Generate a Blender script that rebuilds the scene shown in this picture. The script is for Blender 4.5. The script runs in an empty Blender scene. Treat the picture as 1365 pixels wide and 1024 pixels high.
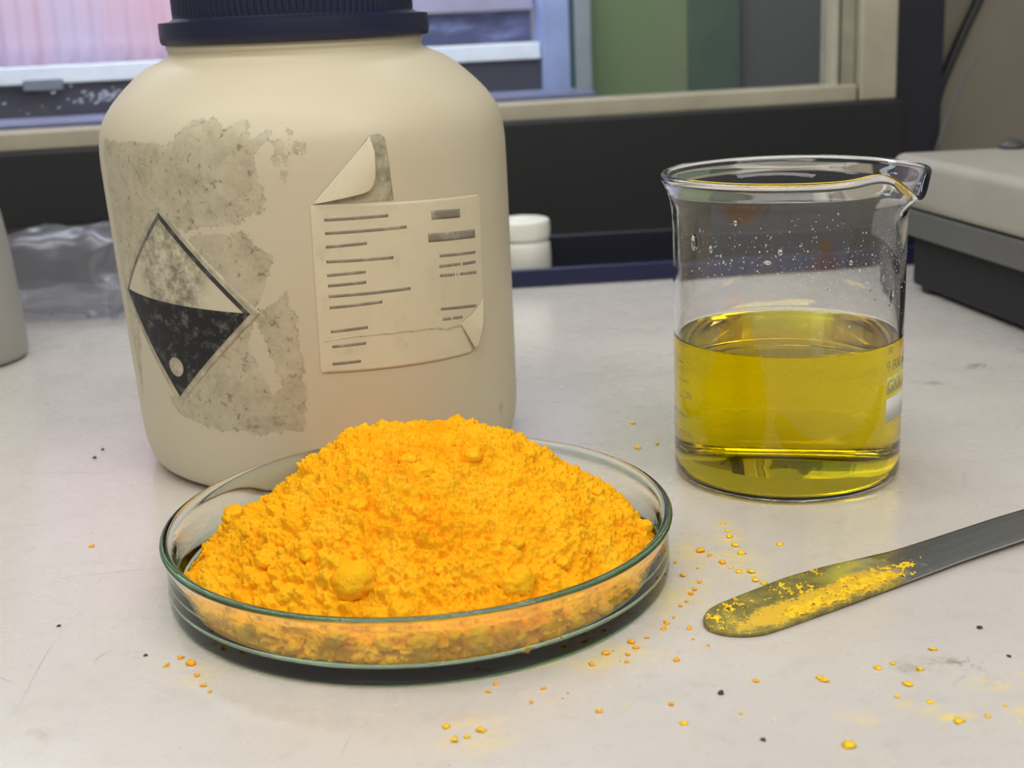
import bpy, bmesh, math, random
import numpy as np
from mathutils import Matrix, Vector

S = 0.001                      # every length below is in millimetres
PI = math.pi
random.seed(7)
rng = np.random.default_rng(11)
scn = bpy.context.scene
COL = scn.collection

# ------------------------------------------------------------------ camera
PITCH, ROLL, FPX = 0.2691, -0.0442, 1805.6
c_, s_ = math.cos(PITCH), math.sin(PITCH)
fw = Vector((0, c_, -s_)); up0 = Vector((0, s_, c_)); r0 = Vector((1, 0, 0))
rt = math.cos(ROLL) * r0 + math.sin(ROLL) * up0
up = -math.sin(ROLL) * r0 + math.cos(ROLL) * up0
cd = bpy.data.cameras.new('camera'); cam = bpy.data.objects.new('camera', cd)
COL.objects.link(cam); scn.camera = cam
M = Matrix((rt, up, -fw)).transposed().to_4x4(); M.translation = Vector((0, 0, 0.1612))
cam.matrix_world = M
cd.sensor_width = 36; cd.lens = FPX / 1365 * 36
cd.clip_start = 0.01; cd.clip_end = 30
cd.dof.use_dof = True; cd.dof.focus_distance = 0.405; cd.dof.aperture_fstop = 19

# ------------------------------------------------------------------ world, lamps, exposure
w = bpy.data.worlds.new('world'); scn.world = w; w.use_nodes = True
bg = w.node_tree.nodes['Background']
bg.inputs[0].default_value = (0.93, 0.96, 1.0, 1); bg.inputs[1].default_value = 0.29

def area(name, loc, target, sx, sy, power, color):
    ld = bpy.data.lights.new(name, 'AREA'); ld.shape = 'RECTANGLE'
    ld.size, ld.size_y, ld.energy, ld.color = sx, sy, power, color
    o = bpy.data.objects.new(name, ld); COL.objects.link(o); o.location = loc
    o.rotation_euler = (Vector(target) - Vector(loc)).to_track_quat('-Z', 'Y').to_euler()
    return o
# fluorescent fittings in the laboratory ceiling
area('ceiling_lamp', (-0.05, 0.24, 0.80), (0.0, 0.42, 0), 1.6, 0.22, 5.0, (1.0, 0.97, 0.92))
area('ceiling_lamp_rear', (0.10, -0.34, 0.80), (0.0, 0.40, 0), 1.5, 0.22, 6.6, (1.0, 0.96, 0.90))
# daylight in the space behind the window
area('daylight', (-0.30, 0.96, 0.55), (-0.20, 1.20, 0.10), 0.9, 0.25, 5.0, (0.84, 0.90, 1.0))

vs = scn.view_settings
scn.display_settings.display_device = 'sRGB'
vs.view_transform = 'Standard'; vs.look = 'None'; vs.gamma = 1; vs.exposure = 0.0
vs.use_curve_mapping = False
cy = scn.cycles
cy.max_bounces = 20; cy.transmission_bounces = 20; cy.diffuse_bounces = 5; cy.glossy_bounces = 6
cy.transparent_max_bounces = 12
cy.caustics_refractive = True; cy.caustics_reflective = True
cy.use_denoising = True; cy.sample_clamp_indirect = 6; cy.blur_glossy = 0.6

# ------------------------------------------------------------------ node helpers
def srgb(r, g, b):
    f = lambda v: (v / 255 / 12.92) if v / 255 <= .04045 else ((v / 255 + .055) / 1.055) ** 2.4
    return (f(r), f(g), f(b), 1)

class NT:
    def __init__(self, name):
        self.m = bpy.data.materials.new(name); self.m.use_nodes = True
        self.t = self.m.node_tree; self.b = self.t.nodes['Principled BSDF']
        self.out = self.t.nodes['Material Output']; self.co = None
    def n(self, kind, **kw):
        nd = self.t.nodes.new(kind)
        for k, v in kw.items(): setattr(nd, k, v)
        return nd
    def l(self, a, b): self.t.links.new(a, b)
    def coord(self):
        if not self.co: self.co = self.n('ShaderNodeTexCoord').outputs['Object']
        return self.co
    def noise(self, scale, detail=6, rough=.6, vec=None, dist=0):
        nd = self.n('ShaderNodeTexNoise'); nd.inputs['Scale'].default_value = scale
        nd.inputs['Detail'].default_value = detail; nd.inputs['Roughness'].default_value = rough
        nd.inputs['Distortion'].default_value = dist
        self.l(vec or self.coord(), nd.inputs['Vector']); return nd.outputs['Fac']
    def stretch(self, sx, sy, sz, rot=(0, 0, 0)):
        mp = self.n('ShaderNodeMapping'); mp.inputs['Scale'].default_value = (sx, sy, sz)
        mp.inputs['Rotation'].default_value = rot
        self.l(self.coord(), mp.inputs['Vector']); return mp.outputs['Vector']
    def voro(self, scale, feature='F1', vec=None):
        nd = self.n('ShaderNodeTexVoronoi', feature=feature); nd.inputs['Scale'].default_value = scale
        self.l(vec or self.coord(), nd.inputs['Vector']); return nd.outputs['Distance']
    def ramp(self, fac, stops):
        r = self.n('ShaderNodeValToRGB'); e = r.color_ramp.elements
        while len(e) < len(stops): e.new(.5)
        for el, (p, c) in zip(e, stops):
            el.position = p; el.color = c if isinstance(c, tuple) else (c, c, c, 1)
        self.l(fac, r.inputs['Fac']); return r.outputs['Color']
    def mix(self, fac, a, b, mode='MIX'):
        m = self.n('ShaderNodeMix', data_type='RGBA', blend_type=mode)
        for idx, v in ((0, fac), (6, a), (7, b)):
            if hasattr(v, 'is_output'): self.l(v, m.inputs[idx])
            else: m.inputs[idx].default_value = v
        return m.outputs[2]
    def math(self, op, a, b=0.0, clamp=False):
        m = self.n('ShaderNodeMath', operation=op, use_clamp=clamp)
        for i, v in ((0, a), (1, b)):
            if hasattr(v, 'is_output'): self.l(v, m.inputs[i])
            else: m.inputs[i].default_value = v
        return m.outputs[0]
    def attr(self, name):
        a = self.n('ShaderNodeAttribute'); a.attribute_name = name; return a.outputs['Fac']
    def near(self, x, y, z, r, sx=1, sy=1, sz=1):
        """1 at a point, falling to 0 at r millimetres (for stains that have a place of their own)"""
        mp = self.n('ShaderNodeMapping', vector_type='POINT')
        mp.inputs['Location'].default_value = (-x * S * sx, -y * S * sy, -z * S * sz)
        mp.inputs['Scale'].default_value = (sx, sy, sz); self.l(self.coord(), mp.inputs['Vector'])
        ln = self.n('ShaderNodeVectorMath', operation='LENGTH'); self.l(mp.outputs['Vector'], ln.inputs[0])
        return self.math('SUBTRACT', 1, self.math('DIVIDE', ln.outputs['Value'], r * S), True)
    def bump(self, h, strength, dist):
        b = self.n('ShaderNodeBump'); b.inputs['Strength'].default_value = strength
        b.inputs['Distance'].default_value = dist * S; self.l(h, b.inputs['Height'])
        self.l(b.outputs['Normal'], self.b.inputs['Normal'])
    def set(self, **kw):
        names = dict(color='Base Color', rough='Roughness', metal='Metallic', spec='Specular IOR Level',
                     coat='Coat Weight', sss='Subsurface Weight', trans='Transmission Weight', ior='IOR')
        for k, v in kw.items():
            i = self.b.inputs[names[k]]
            if hasattr(v, 'is_output'): self.l(v, i)
            else: i.default_value = v
        return self

def plain(name, rgb, rough=.5, var=.06, scale=60, bump=0, **kw):
    t = NT(name); c = srgb(*rgb)
    lo = tuple(v * (1 - var) for v in c[:3]) + (1,); hi = tuple(min(1, v * (1 + var)) for v in c[:3]) + (1,)
    n = t.noise(scale, 5); t.set(color=t.ramp(n, [(.3, lo), (.7, hi)]), rough=rough, **kw)
    if bump: t.bump(t.noise(900, 4), .3, bump)
    return t.m

def glass(name, tint, density, ior=1.5, rough=0.0):
    t = NT(name); t.t.nodes.remove(t.b)
    g = t.n('ShaderNodeBsdfGlass'); g.inputs['IOR'].default_value = ior
    g.inputs['Roughness'].default_value = rough
    t.l(g.outputs[0], t.out.inputs['Surface'])
    if density:
        v = t.n('ShaderNodeVolumeAbsorption'); v.inputs['Color'].default_value = tint
        v.inputs['Density'].default_value = density; t.l(v.outputs[0], t.out.inputs['Volume'])
    return t.m

# ------------------------------------------------------------------ mesh helpers
def link(name, me, mat=None, parent=None, smooth=True):
    o = bpy.data.objects.new(name, me); COL.objects.link(o)
    if mat: me.materials.append(mat)
    if smooth: me.shade_smooth()
    if parent: o.parent = parent
    return o
def pydata(name, V, F, mat=None, parent=None, smooth=True, loc=None):
    me = bpy.data.meshes.new(name)
    V = np.asarray(V, float) * S
    me.from_pydata(V.tolist(), [], [tuple(int(i) for i in f) for f in F]); me.update()
    o = link(name, me, mat, parent, smooth)
    return o
def grid_mesh(name, P, wrap=False, mat=None, parent=None, smooth=True, flip=False):
    """P: (rows, cols, 3) array in mm; wrap joins last column to the first"""
    R, Cn = P.shape[:2]
    idx = np.arange(R * Cn).reshape(R, Cn)
    nx = np.roll(idx, -1, 1) if wrap else idx[:, 1:]
    a = idx if wrap else idx[:, :-1]
    q = np.stack([a[:-1], nx[:-1], nx[1:], a[1:]], -1).reshape(-1, 4)
    if flip: q = q[:, ::-1]
    me = bpy.data.meshes.new(name)
    V = P.reshape(-1, 3) * S
    me.vertices.add(len(V)); me.vertices.foreach_set('co', V.ravel())
    me.loops.add(q.size); me.loops.foreach_set('vertex_index', q.ravel().astype(np.int32))
    me.polygons.add(len(q)); me.polygons.foreach_set('loop_start', np.arange(0, q.size, 4, dtype=np.int32))
    me.update(calc_edges=True); me.validate()
    return link(name, me, mat, parent, smooth)
def chaikin(pts, n=2, closed=False):
    p = [np.array(q, float) for q in pts]
    for _ in range(n):
        o = [] if closed else [p[0]]
        rngp = range(len(p)) if closed else range(len(p) - 1)
        for i in rngp:
            a, b = p[i], p[(i + 1) % len(p)]
            o += [a * .75 + b * .25, a * .25 + b * .75]
        if not closed: o.append(p[-1])
        p = o
    return np.array(p)
def lathe(name, prof, segs, mat, parent=None, centre=(0, 0), warp=None, lean=0, flip=False):
    """prof: list of (r, z)"""
    th = np.arange(segs) / segs * 2 * PI
    pr = np.asarray(prof, float)
    R = pr[:, :1] + 0 * th; Z = pr[:, 1:] + 0 * th; T = th[None] + 0 * R
    if warp: R, Z = warp(R, Z, T)
    P = np.stack([centre[0] + R * np.cos(T) + lean * Z, centre[1] + R * np.sin(T), Z], -1)
    return grid_mesh(name, P, True, mat, parent, flip=flip)
def box(name, x0, x1, y0, y1, z0, z1, mat, parent=None, bev=1.0, seg=3, fn=None):
    bm = bmesh.new(); bmesh.ops.create_cube(bm, size=1)
    for v in bm.verts:
        v.co = Vector((x0 + (v.co.x + .5) * (x1 - x0), y0 + (v.co.y + .5) * (y1 - y0), z0 + (v.co.z + .5) * (z1 - z0)))
    if bev: bmesh.ops.bevel(bm, geom=bm.edges[:] , offset=bev, segments=seg, profile=.5, affect='EDGES')
    for v in bm.verts:
        p = v.co
        if fn: p = Vector(fn(p.x, p.y, p.z))
        v.co = p * S
    me = bpy.data.meshes.new(name); bm.to_mesh(me); bm.free()
    o = link(name, me, mat, parent, smooth=False)
    me.shade_smooth() if False else None
    return o
def tube(name, pts, rad, mat, parent=None, seg=12, n=24):
    p = chaikin(pts, 3); V = []; F = []
    for i, q in enumerate(p):
        t = p[min(i + 1, len(p) - 1)] - p[max(i - 1, 0)]; t = t / np.linalg.norm(t)
        a = np.cross(t, [0, 1, .1]); a /= np.linalg.norm(a); b = np.cross(t, a)
        for k in range(seg):
            an = 2 * PI * k / seg; V.append(q + rad * (a * math.cos(an) + b * math.sin(an)))
    for i in range(len(p) - 1):
        for k in range(seg):
            F.append((i * seg + k, i * seg + (k + 1) % seg, (i + 1) * seg + (k + 1) % seg, (i + 1) * seg + k))
    F.append(tuple(range(seg - 1, -1, -1))); F.append(tuple((len(p) - 1) * seg + k for k in range(seg)))
    return pydata(name, V, F, mat, parent)
def empty(name, loc):
    o = bpy.data.objects.new(name, None); COL.objects.link(o); o.location = Vector(loc) * S
    o.empty_display_size = .01; return o
def reparent(parent, *kids):
    for k in kids:
        k.parent = parent; k.matrix_parent_inverse = Matrix.Translation(-parent.location)
def tag(o, label, cat, group=None, kind=None):
    o['label'] = label; o['category'] = cat
    if group: o['group'] = group
    if kind: o['kind'] = kind
    return o
def thing(name, label, cat, loc, kids, group=None):
    e = empty(name, loc); reparent(e, *kids); tag(e, label, cat, group); return e

# vectorised noise ------------------------------------------------------------
def _h(i, j, k, seed):
    n = (i.astype(np.int64) * 374761393 + j.astype(np.int64) * 668265263 + k.astype(np.int64) * 2147483647 + seed * 974634777) & 0xffffffff
    n = ((n ^ (n >> 13)) * 1274126177) & 0xffffffff
    n = ((n ^ (n >> 16)) * 2246822519) & 0xffffffff
    return ((n ^ (n >> 15)) & 0xffffff) / float(0xffffff)
def vnoise(P, scale, seed=0):
    q = P / scale; i = np.floor(q).astype(int); f = q - i; f = f * f * (3 - 2 * f); r = 0
    for a in (0, 1):
        for b in (0, 1):
            for c in (0, 1):
                wgt = (f[..., 0] if a else 1 - f[..., 0]) * (f[..., 1] if b else 1 - f[..., 1]) * (f[..., 2] if c else 1 - f[..., 2])
                r = r + wgt * _h(i[..., 0] + a, i[..., 1] + b, i[..., 2] + c, seed)
    return r * 2 - 1
def fbm(P, scale, oct=4, seed=0, gain=.55):
    r = 0; a = 1
    for o in range(oct): r = r + a * vnoise(P, scale, seed + o * 17); scale /= 2.03; a *= gain
    return r
def caps(P, cell, seed, dens=1.0):
    """height of scattered rounded granules (in units of cell)"""
    q = P / cell; i0 = np.floor(q).astype(int); best = np.zeros(P.shape[:-1])
    for a in (-1, 0, 1):
        for b in (-1, 0, 1):
            for c in (-1, 0, 1):
                i = i0[..., 0] + a; j = i0[..., 1] + b; k = i0[..., 2] + c
                dx = i + _h(i, j, k, seed) - q[..., 0]; dy = j + _h(i, j, k, seed + 1) - q[..., 1]; dz = k + _h(i, j, k, seed + 2) - q[..., 2]
                rad = (.35 + .6 * _h(i, j, k, seed + 3)) * (_h(i, j, k, seed + 4) < dens)
                h = np.sqrt(np.maximum(rad * rad - dx * dx - dy * dy - dz * dz, 0))
                best = np.maximum(best, h)
    return best

# ================================================================== materials
def bench_material():
    t = NT('bench_laminate')
    base = t.ramp(t.noise(9, 5), [(.3, srgb(200, 193, 183)), (.7, srgb(210, 203, 194))])
    fine = t.noise(140, 6, .7)
    c = t.mix(t.math('MULTIPLY', t.ramp(fine, [(.52, 0.0), (.72, 1.0)]), .22), base, srgb(160, 154, 142))
    c = t.mix(t.math('MULTIPLY', t.ramp(t.noise(420, 6, .75), [(.58, 0.0), (.70, 1.0)]), .20), c, srgb(140, 134, 124))
    c = t.mix(t.math('MULTIPLY', t.ramp(t.noise(700, 3, .6), [(.70, 0.0), (.74, 1.0)]), .7), c, srgb(104, 98, 86))
    # brownish rubbed patches
    blot = t.ramp(t.noise(22, 7, .7), [(.56, 0.0), (.72, 1.0)])
    c = t.mix(t.math('MULTIPLY', blot, .16), c, srgb(186, 176, 150))
    spots = t.ramp(t.noise(60, 6, .75, dist=.6), [(.52, 0.0), (.66, 1.0)])
    for x, y, r, k, col, sx, sy in [(-109, 353, 9, .8, (170, 158, 128), 1, 2), (-117, 288, 6, .7, (176, 160, 138), 1, 1),
            (101, 300, 16, .9, (150, 138, 112), 1, 1.5), (111, 305, 9, .9, (140, 130, 108), 1, 1), (184, 575, 9, 1.0, (140, 134, 118), .7, 2),
            (212, 579, 14, 1.2, (130, 124, 108), 1, 2), (179, 557, 12, 1.0, (150, 142, 124), 1, 2), (-175, 430, 14, .6, (190, 178, 140), 1, 2),
            (45, 300, 10, .6, (176, 168, 148), 1, 2), (238, 600, 14, 1, (150, 142, 124), 1, 2)]:
        m = t.math('MULTIPLY', t.math('MULTIPLY', t.near(x, y, 0, r, sx, sy), spots), k * 1.6, True)
        c = t.mix(m, c, srgb(*col))
    # yellow dye stains
    ysp = t.ramp(t.noise(90, 6, .7, dist=.4), [(.42, 0.0), (.62, 1.0)])
    for x, y, r, k, sx, sy in [(91, 284, 7, .5, 1, 1.4), (113, 294, 10, .8, 1, 2.2), (120, 296, 8, .7, 1, 2), (66, 372, 14, .55, 1.6, 1),
            (66, 396, 14, .5, 2, 1), (99, 279, 6, .8, 1, 2), (20, 317, 26, .35, 1, 2.4), (43, 350, 20, .35, 1.5, 1),
            (-84, 318, 9, .4, 1, 1), (-12, 281, 12, .35, 1, 1), (76, 280, 6, .4, 1, 1), (118, 280, 9, .5, 1, 2), (52, 384, 16, .3, 1, 1)]:
        m = t.math('MULTIPLY', t.math('MULTIPLY', t.near(x, y, 0, r, sx, sy), ysp), k * 1.8, True)
        c = t.mix(m, c, srgb(243, 214, 92))
    t.set(color=c, rough=t.ramp(t.noise(30, 5), [(.3, .22), (.7, .34)]), spec=.5, coat=.8)
    t.b.inputs['Coat Roughness'].default_value = .2
    t.bump(t.noise(500, 5, .7), .25, .06)
    return t.m

def powder_material():
    t = NT('orange_yellow_powder')
    n1 = t.noise(70, 6, .65); n2 = t.noise(900, 5, .7)
    c = t.ramp(n1, [(.30, (1.0, .40, .006, 1)), (.45, (1.0, .475, .008, 1)), (.58, (1.0, .53, .014, 1)), (.72, (.92, .50, .022, 1))])
    red = t.math('MULTIPLY', t.near(-32, 357, 37, 13, 1.5, 1, 1), .55, True)
    c = t.mix(red, c, (1.0, .235, .004, 1))
    c = t.mix(t.math('MULTIPLY', t.ramp(n2, [(.35, 1.0), (.55, 0.0)]), .25), c, (.96, .33, .004, 1))
    t.set(color=c, rough=.95, spec=.12)
    h = t.math('ADD', t.noise(1300, 6, .75), t.math('MULTIPLY', t.voro(1100), .7))
    t.bump(h, .65, .5)
    return t.m
MP = powder_material()
M_bench = bench_material()

def bottle_material():
    t = NT('aged_cream_polyethylene')
    body = t.ramp(t.noise(12, 4), [(.3, srgb(196, 185, 156)), (.7, srgb(202, 192, 166))])
    # glue residue left by an old label
    a = t.attr('residue')
    m = t.math('ADD', a, t.math('MULTIPLY', t.math('SUBTRACT', t.noise(110, 9, .78, dist=.5), .5), 1.5))
    m = t.math('ADD', m, t.math('MULTIPLY', t.math('SUBTRACT', t.noise(480, 8, .75, dist=.3), .5), 1.7))
    mask = t.ramp(m, [(.50, 0.0), (.56, 1.0)])
    resid = t.ramp(t.noise(230, 9, .8), [(.32, srgb(142, 134, 108)), (.5, srgb(168, 159, 130)), (.68, srgb(190, 180, 148))])
    c = t.mix(t.math('MULTIPLY', mask, t.ramp(t.noise(50, 6, .7), [(.34, .22), (.62, .92)])), body, resid)
    edge = t.math('MULTIPLY', t.ramp(m, [(.50, 0.0), (.55, 1.0), (.66, 0.0)]), t.ramp(t.noise(260, 5), [(.45, 0.0), (.62, 1.0)]))
    c = t.mix(t.math('MULTIPLY', edge, .8), c, srgb(120, 112, 92))
    sp = t.math('MULTIPLY', t.ramp(t.noise(380, 6, .65), [(.58, 0.0), (.67, 1.0)]), mask)
    c = t.mix(t.math('MULTIPLY', sp, .6), c, srgb(88, 80, 62))
    d = t.math('MULTIPLY', t.attr('dirt'), t.ramp(t.noise(300, 6, .7), [(.38, 0.0), (.6, 1.0)]))
    c = t.mix(t.math('MULTIPLY', d, .8), c, srgb(120, 112, 92))
    t.set(color=c, rough=.42, spec=.4, sss=.12)
    t.b.inputs['Subsurface Radius'].default_value = (.008, .006, .003)
    t.bump(t.math('ADD', t.noise(40, 3), t.math('MULTIPLY', mask, .3)), .12, .3)
    return t.m

# ================================================================== BENCH
bench = box('laboratory_bench', -1000, 900, -250, 1010, -30, 0, M_bench, bev=0)
tag(bench, 'off-white scuffed laminate laboratory bench top under everything', 'bench')
M_scr = plain('scratch_line', (164, 158, 146), .7)
for (x0, y0), (x1, y1), wd in [((-137.8, 384.8), (-110.7, 389.3), .16), ((-125.4, 303), (-129, 347.5), .16), ((-113.3, 325.8), (-111.8, 333), .3),
        ((-195.5, 488.5), (-150, 484), .25), ((164.7, 497.2), (179.3, 496), .4), ((150.4, 428.3), (160.5, 454.5), .2), ((-42.1, 271.8), (-40.9, 284.8), .15),
        ((-141, 322), (-131, 317), .2)]:
    d = np.array([x1 - x0, y1 - y0]); nn = np.array([-d[1], d[0]]) / np.linalg.norm(d); V = []; F = []
    for i in range(9):
        u = i / 8; k = wd * .5 * math.sin(PI * min(max(u, .04), .96)); q = np.array([x0, y0]) + d * u + nn * math.sin(u * 4) * .5
        V += [(*(q + nn * k), .03), (*(q - nn * k), .03)]
        if i: F.append((2 * i - 2, 2 * i - 1, 2 * i + 1, 2 * i))
    pydata('scratch', V, F, M_scr, bench)

# ================================================================== REAR STRUCTURE (frame of the window wall, 11.3 degrees off square)
AW = math.atan(.2); CA, SA = math.cos(AW), math.sin(AW)
def W(s, n, z): return (s * CA - n * SA, 900 + s * SA + n * CA, z)
def wbox(name, s0, s1, n0, n1, z0, z1, mat, parent=None, bev=.8):
    return box(name, s0, s1, n0, n1, z0, z1, mat, parent, bev, 2, W)
M_frame = plain('aged_beige_aluminium', (160, 153, 132), .45, .10, 35)
M_groove = plain('grimy_gasket', (110, 106, 90), .7, .25, 60)
M_black = plain('matt_black_board', (17, 17, 17), .7, .12, 20)
M_navyblk = plain('blue_black_post', (22, 23, 31), .5, .15, 20)
M_wall = plain('warm_grey_paint', (116, 110, 95), .6, .10, 12)
M_recess = plain('grey_recess_board', (104, 102, 94), .6, .1, 15)

def struct(o): o['kind'] = 'structure'; return o
win = empty('window_1', W(0, 0, 91)); struct(win)
parts = [wbox('bottom_rail', -430, 249.5, -3, 26, 91, 102.3, M_frame, bev=1.2),
         wbox('frame_stile', 251.5, 278.4, -4, 28, 91, 260, M_frame, bev=1.5),
         wbox('inner_bead', 240.5, 251, 4, 26, 102, 260, plain('bead_grey', (140, 137, 120), .5, .15)),
         wbox('bead_lip', 233.5, 238, 2, 24, 101, 260, plain('lip_grey', (165, 160, 140), .5, .1)),
         wbox('gasket', 237.5, 241, 8, 24, 101, 260, M_groove, bev=0),
         wbox('outer_sill', -430, 74, 30, 95, 88, 105, plain('bluish_sill', (104, 110, 146), .3, .3, 30), bev=1),
         wbox('frame_stile', -458, -431, -4, 28, 91, 260, M_frame, bev=1.5),
         wbox('pane', -430, 236, 14, 18, 101.5, 258, glass('window_glass', (1, 1, 1, 1), 0, 1.45), bev=0)]
reparent(win, *parts)
tr1 = struct(wbox('trim_1', -458, -20, -15, -3.5, 46, 90.8, M_black, bev=1.5))
tr2 = struct(wbox('trim_2', -20, 279, -15, -3.5, 0, 90.8, M_black, bev=1.5))
wb = struct(wbox('wall_back', -458, -20.2, 30, 40, 0, 88, M_recess, bev=0))
tr3 = struct(wbox('trim_3', 279.5, 315.5, 0, 60, 0, 260, M_navyblk, bev=2))
wr = struct(wbox('wall_right', 315.8, 640, 40, 60, 0, 260, M_wall, bev=0))
cab = tube('power_cable', [W(375, 34, 200), W(361, 34, 156), W(350, 34, 135), W(341, 34, 115), W(330, 34, 90), W(325, 34, 50), W(325, 34, 3)], 3.6, plain('black_cable_rubber', (22, 22, 26), .5))
tag(cab, 'thick black cable slanting down the rear corner, right of the window frame', 'cable')
tb = tube('clear_tube', [W(338, -6, 118), W(328, -3, 100), W(318, -3, 77), W(309, -4, 53), W(306, -8, 25), W(305, -10, 1.2)], .85, plain('translucent_tubing', (88, 90, 92), .25))
tag(tb, 'thin grey translucent tube curving down in front of the dark corner post', 'tube')

V = []; F = []
for i in range(90):
    s_, z_ = random.gauss(-247, 10), random.gauss(120.5, 2.0); r = random.uniform(.3, 1.1); n0 = len(V)
    if random.random() < .15: s_, z_ = random.uniform(-320, -220), random.uniform(112, 128)
    for j in range(6): V.append(W(s_ + r * 1.6 * math.cos(j * PI / 3), 13.9, z_ + r * .7 * math.sin(j * PI / 3 + .3)))
    F.append(tuple(n0 + j for j in range(6)))
sm_ = pydata('dried_smear', V, F, plain('chalky_smear', (170, 178, 200), .8)); sm_['kind'] = 'stuff'; reparent(win, sm_)
# ------------------------------------------------------------------ seen through the window
def ribbed():
    s = np.linspace(-520, -120, 500); z = np.linspace(136.5, 300, 12)
    SS, ZZ = np.meshgrid(s, z); N = 212 + 1.4 * np.sin(SS / 13 * 2 * PI) + .9 * np.sin(SS / 31 * 2 * PI + 1)
    P = np.stack([SS * CA - N * SA, 900 + SS * SA + N * CA, ZZ], -1)
    return P
t = NT('pink_frosted_sheet'); t.t.nodes.remove(t.b)
cc = t.ramp(t.noise(7, 3, .5, t.stretch(1, 1, .5)), [(.38, srgb(236, 204, 220)), (.62, srgb(224, 216, 238))])
df = t.n('ShaderNodeBsdfDiffuse'); tl = t.n('ShaderNodeBsdfTranslucent'); mx = t.n('ShaderNodeMixShader')
t.l(cc, df.inputs[0]); t.l(cc, tl.inputs[0]); mx.inputs[0].default_value = .4
t.l(df.outputs[0], mx.inputs[1]); t.l(tl.outputs[0], mx.inputs[2]); t.l(mx.outputs[0], t.out.inputs[0])
o = grid_mesh('ribbed_sheet', ribbed(), False, t.m)
sm = o.modifiers.new('solid', 'SOLIDIFY'); sm.thickness = .0015
tag(o, 'pink frosted ribbed sheet behind the window at top left', 'panel')
o = wbox('ledge_bar', -520, 72, 188, 214, 123.5, 136, plain('pale_blue_bar', (226, 236, 248), .35, .06))
tag(o, 'pale bluish-white horizontal bar behind the window, above the dark strip', 'bar')
k1 = wbox('bracket', -318, -290, 184, 188, 119, 127, plain('bracket_grey', (120, 126, 140), .5)); k1.parent = o
k2 = wbox('bracket', -352, -338, 184, 188, 119, 127, bpy.data.materials['bracket_grey']); k2.parent = o
o = wbox('dark_cabinet', -520, 72, 192, 240, 0.5, 123.2, plain('brown_black_board', (58, 58, 76), .5, .2, 12))
tag(o, 'dark brownish cabinet side behind the window, below the pale bar', 'cabinet')
def smudgy():
    t = NT('blue_smudged_board')
    c = t.ramp(t.noise(22, 5, .6, t.stretch(1, 1, 3), dist=.5), [(.42, srgb(62, 68, 104)), (.56, srgb(98, 106, 146)), (.72, srgb(170, 182, 216))])
    t.set(color=c, rough=.4); return t.m
o = wbox('blue_backboard', -119, 72, 216, 236, 136.4, 161, smudgy())
tag(o, 'dark blue smudged board behind the window, right of the bottle cap', 'board')
o = wbox('shelf_edge', -119, 72, 206, 240, 161.5, 300, plain('lavender_grey', (150, 146, 172), .5, .12, 20))
tag(o, 'lavender-grey shelf face at the top, behind the window right of the bottle cap', 'shelf')
o = wbox('blue_post', 73, 95, 184, 214, .5, 300, plain('pale_blue_metal', (140, 156, 200), .3, .15, 25))
tag(o, 'pale blue upright post behind the window', 'post')
o = wbox('teal_edge', 95.3, 99, 186, 206, .5, 300, plain('teal_glass_edge', (44, 84, 84), .3))
tag(o, 'narrow dark teal glass edge between the pale blue post and the grey post', 'strip')
o = wbox('grey_post', 99.3, 112, 182, 212, .5, 300, plain('grey_green_metal', (134, 142, 150), .35, .15, 25))
tag(o, 'light grey upright post behind the window, left of the green board', 'post')
def green():
    t = NT('green_board'); c = t.ramp(t.noise(9, 2, .4), [(.35, srgb(92, 120, 76)), (.65, srgb(112, 124, 90))])
    t.set(color=c, rough=.6); return t.m
o = wbox('green_board', 112.5, 198, 200, 216, .5, 300, green())
tag(o, 'blurred mid-green board behind the window, above the beaker', 'board')
o = wbox('dark_green_board', 198.2, 242, 198, 216, .5, 300, plain('dark_green_board', (64, 86, 68), .6, .08))
tag(o, 'darker green board behind the window, beside the mid-green one', 'board')
o = wbox('grey_partition', 242.3, 420, 206, 226, .5, 300, plain('grey_partition_board', (88, 90, 88), .6, .1, 10))
tag(o, 'plain grey partition behind the window at its right end', 'partition')

# ================================================================== INSTRUMENT AT RIGHT (flat-topped balance)
UX = np.array([1.0, .035]); UY = np.array([-.172, .985])        # its own axes in plan
def B(x, y, z): return (216 + x * UX[0] + y * UX[1] * 0 + y * UY[0] * 1.0, 758 + x * UX[1] + y * UY[1], z)
M_lid = plain('light_grey_enamel', (156, 151, 138), .4, .05, 30)
lid = box('top_cover', 0, 270, -200, 0, 47.5, 76, M_lid, None, 6, 5, B)
for p in lid.data.polygons: p.use_smooth = True
bod = box('body', 2, 268, -198, -2, 32.5, 47, plain('dark_grey_enamel', (88, 88, 84), .5, .05), None, 1.5, 3, B)
bas = box('base', 10, 258, -190, -10, 3, 32, plain('shadow_black_base', (14, 14, 15), .7, .05), None, 2, 3, B)  # base colour blackened to carry the shadow under the body
fs = []
M_rub = plain('rubber', (24, 24, 24), .8)
for x in (20, 245):
    for y in (-180, -22):
        fs.append(lathe('foot', [(0, 0), (9, 0), (9.5, 1), (9.5, 3.2), (0, 3.2)], 24, M_rub, centre=B(x, y, 0)[:2]))
ll = [(0, 76), (7.5, 76), (7, 78.5), (4.5, 80.8), (0, 81.6)]
kb = lathe('knob', chaikin(ll, 2), 24, plain('dark_knob', (62, 60, 56), .5), centre=B(64, -8, 0)[:2])
thing('laboratory_balance', 'flat light grey instrument on a base painted shadow-black at the right edge, behind the beaker', 'balance', B(130, -100, 0), [lid, bod, bas, kb] + fs)

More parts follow.
